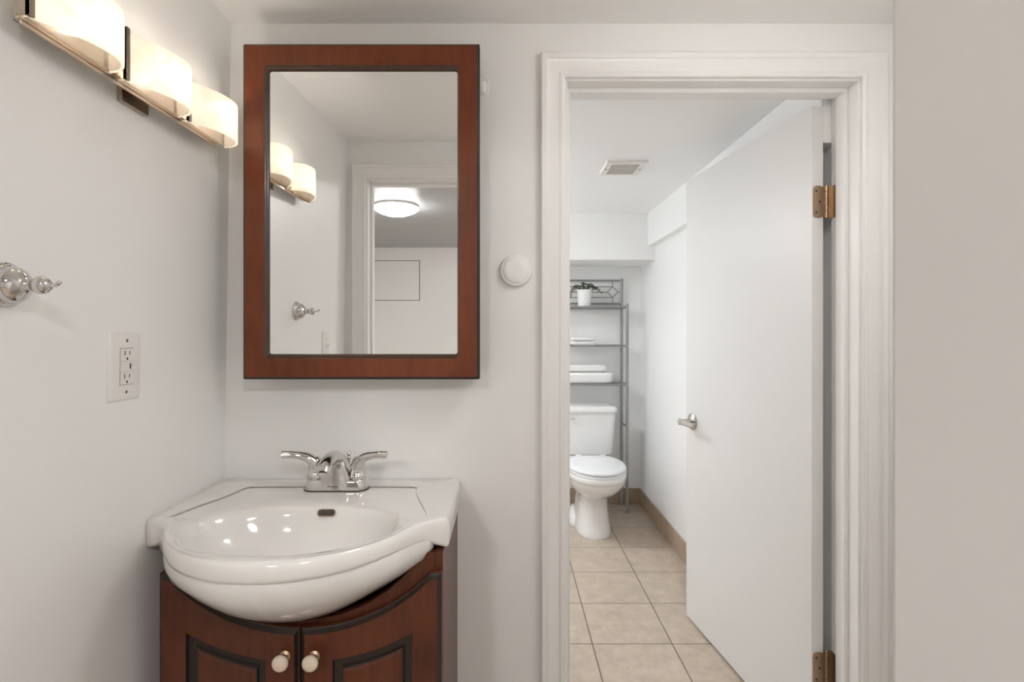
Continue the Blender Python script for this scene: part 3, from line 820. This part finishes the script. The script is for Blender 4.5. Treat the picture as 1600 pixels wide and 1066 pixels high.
g = G(); g.loft([tk(.670, .186, 3.446, 3.668), tk(.674, .191, 3.440, 3.670), tk(.694, .192, 3.438, 3.670), tk(.703, .188, 3.443, 3.668), tk(.708, .178, 3.455, 3.66), tk(.710, .13, 3.49, 3.64)])
g.build('tank_lid', M['toilet'], toi, smooth=True, autosmooth=50)
g = G(); g.lathe([(0, .012), (.008, .011), (.012, .006)], (TX-.145, 3.452, .640), (0, -1, 0), 18)
g.tube(spline([(TX-.145, 3.438, .640), (TX-.125, 3.430, .639), (TX-.085, 3.428, .632)], 4), .0055, 12)
g.build('flush_lever', M['chrome'], toi, smooth=True)

# ------------------------------------------------------------------ over-toilet rack
RX0, RX1, RYF, RYB = .262, .788, 3.524, 3.692
rack = thing('storage_rack', 'grey metal three-shelf rack standing over the toilet against the far wall', 'rack', ((RX0+RX1)/2, 3.61, 0))
PR = .0098
for x, y, h in ((RX0, RYF, 1.366), (RX1, RYF, 1.366), (RX0, RYB, 1.548), (RX1, RYB, 1.548)):
    g = G(); g.lathe([(0, .0105), (.006, .0105), (.007, PR), (h-.004, PR), (h-.003, .0118), (h+.003, .0118), (h+.006, .007), (h+.007, .001)], (x, y, 0), (0, 0, 1), 18)
    g.build('post', M['greymetal'], rack, smooth=True, autosmooth=40)
SH = (1.350, 1.095, .841)
for z in SH:
    g = G()
    for y in (RYF, RYB): g.tube([(RX0, y, z), (RX1, y, z)], .0078 if z > 1.3 else .0062, 12)
    for x in (RX0, RX1): g.tube([(x, RYF, z), (x, RYB, z)], .0062, 12)
    for k in range(7):
        y = RYF+(RYB-RYF)*(k+1)/8
        g.tube([(RX0, y, z+.002), (RX1, y, z+.002)], .0026, 8)
    for k in (1, 2):
        x = RX0+(RX1-RX0)*k/3; g.tube([(x, RYF, z-.002), (x, RYB, z-.002)], .003, 8)
    g.build('shelf', M['greymetal'], rack, smooth=True)
g = G(); xc = (RX0+RX1)/2
g.tube([(RX0, RYB, 1.540), (RX1, RYB, 1.540)], .0068, 12); g.tube([(RX0, RYB, 1.382), (RX1, RYB, 1.382)], .0068, 12)
zm = 1.461
dcx = (RX0+.062, RX1-.062)
for zz in (1.498, 1.424): g.tube([(dcx[0], RYB, zz), (dcx[1], RYB, zz)], .0033, 8)
g.tube([(RX0, RYB, zm), (dcx[0]-.037, RYB, zm)], .0033, 8); g.tube([(dcx[1]+.037, RYB, zm), (RX1, RYB, zm)], .0033, 8)
g.tube([(dcx[0]+.037, RYB, zm), (dcx[1]-.037, RYB, zm)], .0033, 8)
for x in dcx:
    q = [(x-.037, zm), (x, 1.498), (x+.037, zm), (x, 1.424)]
    for i in range(4):
        a, b = q[i], q[(i+1) % 4]; g.tube([(a[0], RYB, a[1]), (b[0], RYB, b[1])], .0033, 8)
    g.tube([(x, RYB, 1.540), (x, RYB, 1.498)], .0033, 8); g.tube([(x, RYB, 1.424), (x, RYB, 1.382)], .0033, 8)
g.tube([(xc, RYB, 1.540), (xc, RYB, 1.498)], .0033, 8); g.tube([(xc, RYB, 1.424), (xc, RYB, 1.382)], .0033, 8)
g.build('back_panel', M['greymetal'], rack, smooth=True)
for x in (RX0, RX1):
    for z in (.565, .30):
        G().tube([(x, RYF, z), (x, RYB, z)], .0055, 10).build('side_brace', M['greymetal'], rack, smooth=True)
G().tube([(RX0, RYB, .16), (RX1, RYB, .16)], .0055, 10).build('rear_brace', M['greymetal'], rack, smooth=True)

# things on the rack
pz0 = 1.3552
pt = thing('potted_plant', 'small trailing green plant in a white pot on the top shelf of the rack', 'plant', (.5185, 3.600, pz0))
g = G(); g.lathe([(0, .030), (.003, .0405), (.008, .0415), (.10, .0485), (.112, .0495), (.115, .0488), (.114, .0455), (.102, .0445)], (.5185, 3.600, pz0), (0, 0, 1), 36)
pot = g.build('pot', M['pot'], pt, smooth=True, autosmooth=50)
G().lathe([(.098, .0440), (.103, .040), (.105, .001)], (.5185, 3.600, pz0), (0, 0, 1), 24).build('soil', M['soil'], pt)
g = G(); st = G()
rnd = random.Random(5)
top = Vector((.5185, 3.600, pz0+.108))
vines = [((.075, -.02, .012), (.108, -.03, -.018)), ((-.065, -.02, .016), (-.10, -.035, -.055)), ((.05, .02, .035), (.085, .02, .024)), ((-.045, .0, .036), (-.075, -.02, .020)),
         ((.02, -.04, .040), (.045, -.05, .036)), ((-.02, -.045, .032), (-.04, -.062, .004)), ((.0, .02, .045), (.01, .03, .05)), ((-.06, .02, .03), (-.088, .015, .0)), ((.03, -.045, .028), (.055, -.06, .005)), ((-.012, -.02, .04), (-.02, -.03, .05)),
         ((.04, -.02, .03), (.07, -.03, .012))]
for a, b in vines:
    p = spline([top+Vector((a[0]*.1, a[1]*.1, -.006)), top+Vector(a), top+Vector(b)], 5)
    st.tube(p, .0013, 6)
    for q in p[2::1]:
        for _ in range(2):
            if rnd.random() < .22: continue
            az = rnd.uniform(0, 2*PI); d = Vector((math.cos(az), math.sin(az)*.8, rnd.uniform(-.5, .5))).normalized()
            s_ = d.cross(Vector((0, 0, 1))).normalized(); u = s_.cross(d)
            L, Wd = rnd.uniform(.013, .022), rnd.uniform(.005, .008)
            base = q; th = u*.0004
            pts_ = [base, base+d*L*.35+s_*Wd+u*.002, base+d*L*.75+s_*Wd*.7+u*.001, base+d*L-u*.002, base+d*L*.75-s_*Wd*.7+u*.001, base+d*L*.35-s_*Wd+u*.002, base+d*L*.5-u*.001]
            up_ = [x+th for x in pts_]; dn = [x-th for x in pts_]
            F = []
            for i in range(6): F.append((i, (i+1) % 6, 6))
            g.add(up_+dn, F+[(7+b2, 7+a2, 13) for a2, b2, _ in F]+[(i, i+7, (i+1) % 6+7, (i+1) % 6) for i in range(6)])
g.build('foliage', M['leaf'], pt); st.build('stems', M['leaf'], pt, smooth=True)

def towel(name, label, x0, x1, y0, y1, z0, h, seed, folds=1, sag=0.0, group='folded white towels on the rack'):
    g = G(); nu, nv = 64, 24
    cx_, cy_, cz_ = (x0+x1)/2, (y0+y1)/2, z0+h/2; a, b, c = (x1-x0)/2, (y1-y0)/2, h/2
    sp = lambda v_, e: math.copysign(abs(v_)**e, v_)
    rings = []
    for j in range(nv+1):
        ph = -PI/2+PI*j/nv; ring = []
        for i in range(nu):
            t_ = 2*PI*i/nu
            zz = sp(math.sin(ph), .45); k = sp(math.cos(ph), .45)
            k = max(k, .02)
            x = a*k*sp(math.cos(t_), .28); y = b*k*sp(math.sin(t_), .28); z = c*zz
            if folds:
                k2 = 1-.055*math.exp(-((zz+.04*math.sin(x*30+seed))/.13)**2); x = x*(1-(1-k2)*.35); y *= k2
            nz = noise.noise(Vector((x*22+seed, y*22, z*26)))*.0035
            z += nz*(1 if zz > -.7 else 0) - sag*zz*0.5*(math.cos(x/a*2.2)) if zz > 0 else 0
            z = max(z, -c)
            ring.append((cx_+x+nz*.8, cy_+y+nz*.8, cz_+z))
        rings.append(ring)
    g.loft(rings)
    o = g.build(name, M['towel'], smooth=True, autosmooth=80)
    return tag(o, label, 'towel', group)
t2 = SH[1]+.005; t3 = SH[2]+.005
towel('washcloth', 'small folded white washcloth lying directly on the middle shelf', .425, .594, 3.542, 3.672, t2, .028, 1.0)
towel('washcloth', 'small folded white washcloth on top of another on the middle shelf', .431, .588, 3.545, 3.670, t2+.0285, .028, 2.3)
towel('bath_towel', 'large folded white bath towel lying directly on the lowest shelf', .335, .708, 3.535, 3.682, t3, .076, 3.1)
towel('hand_towel', 'folded white towel on top of the large towel on the lowest shelf', .385, .665, 3.545, 3.675, t3+.0775, .047, 4.7)

# ------------------------------------------------------------------ ceiling vent
vx0, vx1, vy0, vy1 = .427, .606, 2.297, 2.490
vent = thing('ceiling_vent', 'small square white exhaust vent on the toilet room ceiling', 'vent', ((vx0+vx1)/2, (vy0+vy1)/2, FC))
g = G(); zc_ = FC-.012
bx = .028
g.loft([[(x, y, FC+.001) for x, y in rrect(vx0, vx1, vy0, vy1, .004, 3)], [(x, y, FC-.006) for x, y in rrect(vx0, vx1, vy0, vy1, .004, 3)], [(x, y, zc_) for x, y in rrect(vx0+.004, vx1-.004, vy0+.004, vy1-.004, .004, 3)],
        [(x, y, zc_) for x, y in rrect(vx0+bx, vx1-bx, vy0+.022, vy1-.022, .002, 3)], [(x, y, zc_+.008) for x, y in rrect(vx0+bx, vx1-bx, vy0+.022, vy1-.022, .002, 3)]], (False, False))
g.build('frame', M['plastic'], vent, smooth=True, autosmooth=30)
g = G(); g.box(vx0+bx-.002, vx1-bx+.002, vy0+.02, vy1-.02, zc_+.005, zc_+.0075)
for k in range(11):
    y = vy0+.028+k*.0137; g.box(vx0+bx, vx1-bx, y, y+.005, zc_+.001, zc_+.0055)
g.build('grille', M['grille'], vent)
for x in (vx0+.014, vx1-.014):
    G().lathe([(0, .0045), (.001, .0042), (.0015, .002)], (x, (vy0+vy1)/2, zc_), (0, 0, -1), 12).build('screw', M['dark'], vent)

# ------------------------------------------------------------------ ceiling lights
def flush_light(name, label, x, y, zc, m, R=.165, drop=0.0, pan=.64):
    t_ = thing(name, label, 'ceiling light', (x, y, zc))
    g = G(); g.lathe([(0, R*(pan-.02)), (.004, R*pan), (.018+drop, R*pan), (.022+drop, R*(pan-.04))], (x, y, zc), (0, 0, -1), 40); zc -= drop
    g.build('pan', M['satin'] if pan > .9 else M['plastic'], t_, smooth=True, autosmooth=40)
    g = G(); g.lathe([(.024, R*.97), (.022, R), (.027, R*1.0), (.040, R*.90), (.056, R*.72), (.070, R*.48), (.078, R*.22), (.080, .001)], (x, y, zc), (0, 0, -1), 48)
    g.build('glass_bowl', m, t_, smooth=True, autosmooth=60)
    for k in range(3):
        a = PI/2+PI+2*PI*k/3+.9
        g = G(); cxx, cyy = x+math.cos(a)*R*.93, y+math.sin(a)*R*.93
        g.box(cxx-.007, cxx+.007, cyy-.007, cyy+.007, zc-.030, zc-.012); g.lathe([(0, .006), (.006, .0055), (.010, .003)], (cxx, cyy, zc-.030), (math.cos(a)*.6, math.sin(a)*.6, -.6), 12, mi=1)
        g.build('clip', [M['satin'], M['dark']], t_)
    return t_
flush_light('ceiling_light', 'flush ceiling light with lit white glass bowl, seen in the mirror', -.816, -1.35, 2.12, M['bowl_rear'], pan=1.0)
flush_light('ceiling_light', 'added unseen fill light near the doorway in the room behind the camera', .45, -.95, 2.12, M['bowl_rear'], pan=1.0)  # second rear lamp, added as fill from behind the camera
flush_light('ceiling_light', 'small added unseen fill light over the floor to the right of the vanity', .55, .78, cz(.78)-.001, M['bowl_fill'], R=.12, drop=.13)  # lamp added to even out the bathroom light, never in view
flush_light('ceiling_light', 'flush ceiling light on the toilet room ceiling left of the exhaust vent', -.45, 2.74, FC, M['bowl_far'], R=.15, drop=.13)

# ------------------------------------------------------------------ seen in the mirror: access hatch and a small ceiling screw
ah = thing('access_panel', 'flush white rectangular access panel on the wall seen in the mirror', 'access panel', (-1.35, -3.38, 1.535))
G().box(-1.72, -.977, -3.3805, -3.374, 1.535, 1.97).build('panel_board', M['wall'], ah)
g = G()
for a in ((-1.728, -.969, 1.529, 1.535), (-1.728, -.969, 1.970, 1.976), (-1.728, -1.72, 1.535, 1.97), (-.977, -.970, 1.535, 1.97)):
    g.box(a[0], a[1], -3.3805, -3.3792, a[2], a[3])
g.build('shadow_gap', M['dark'], ah)
g = G(); g.lathe([(0, .010), (.003, .009), (.006, .004), (.012, .003), (.013, .001)], (-.654, -3.11, 2.12), (0, 0, -1), 14)
tag(g.build('ceiling_screw', M['satin'], smooth=True), 'tiny screw in the grey ceiling seen in the mirror', 'screw')
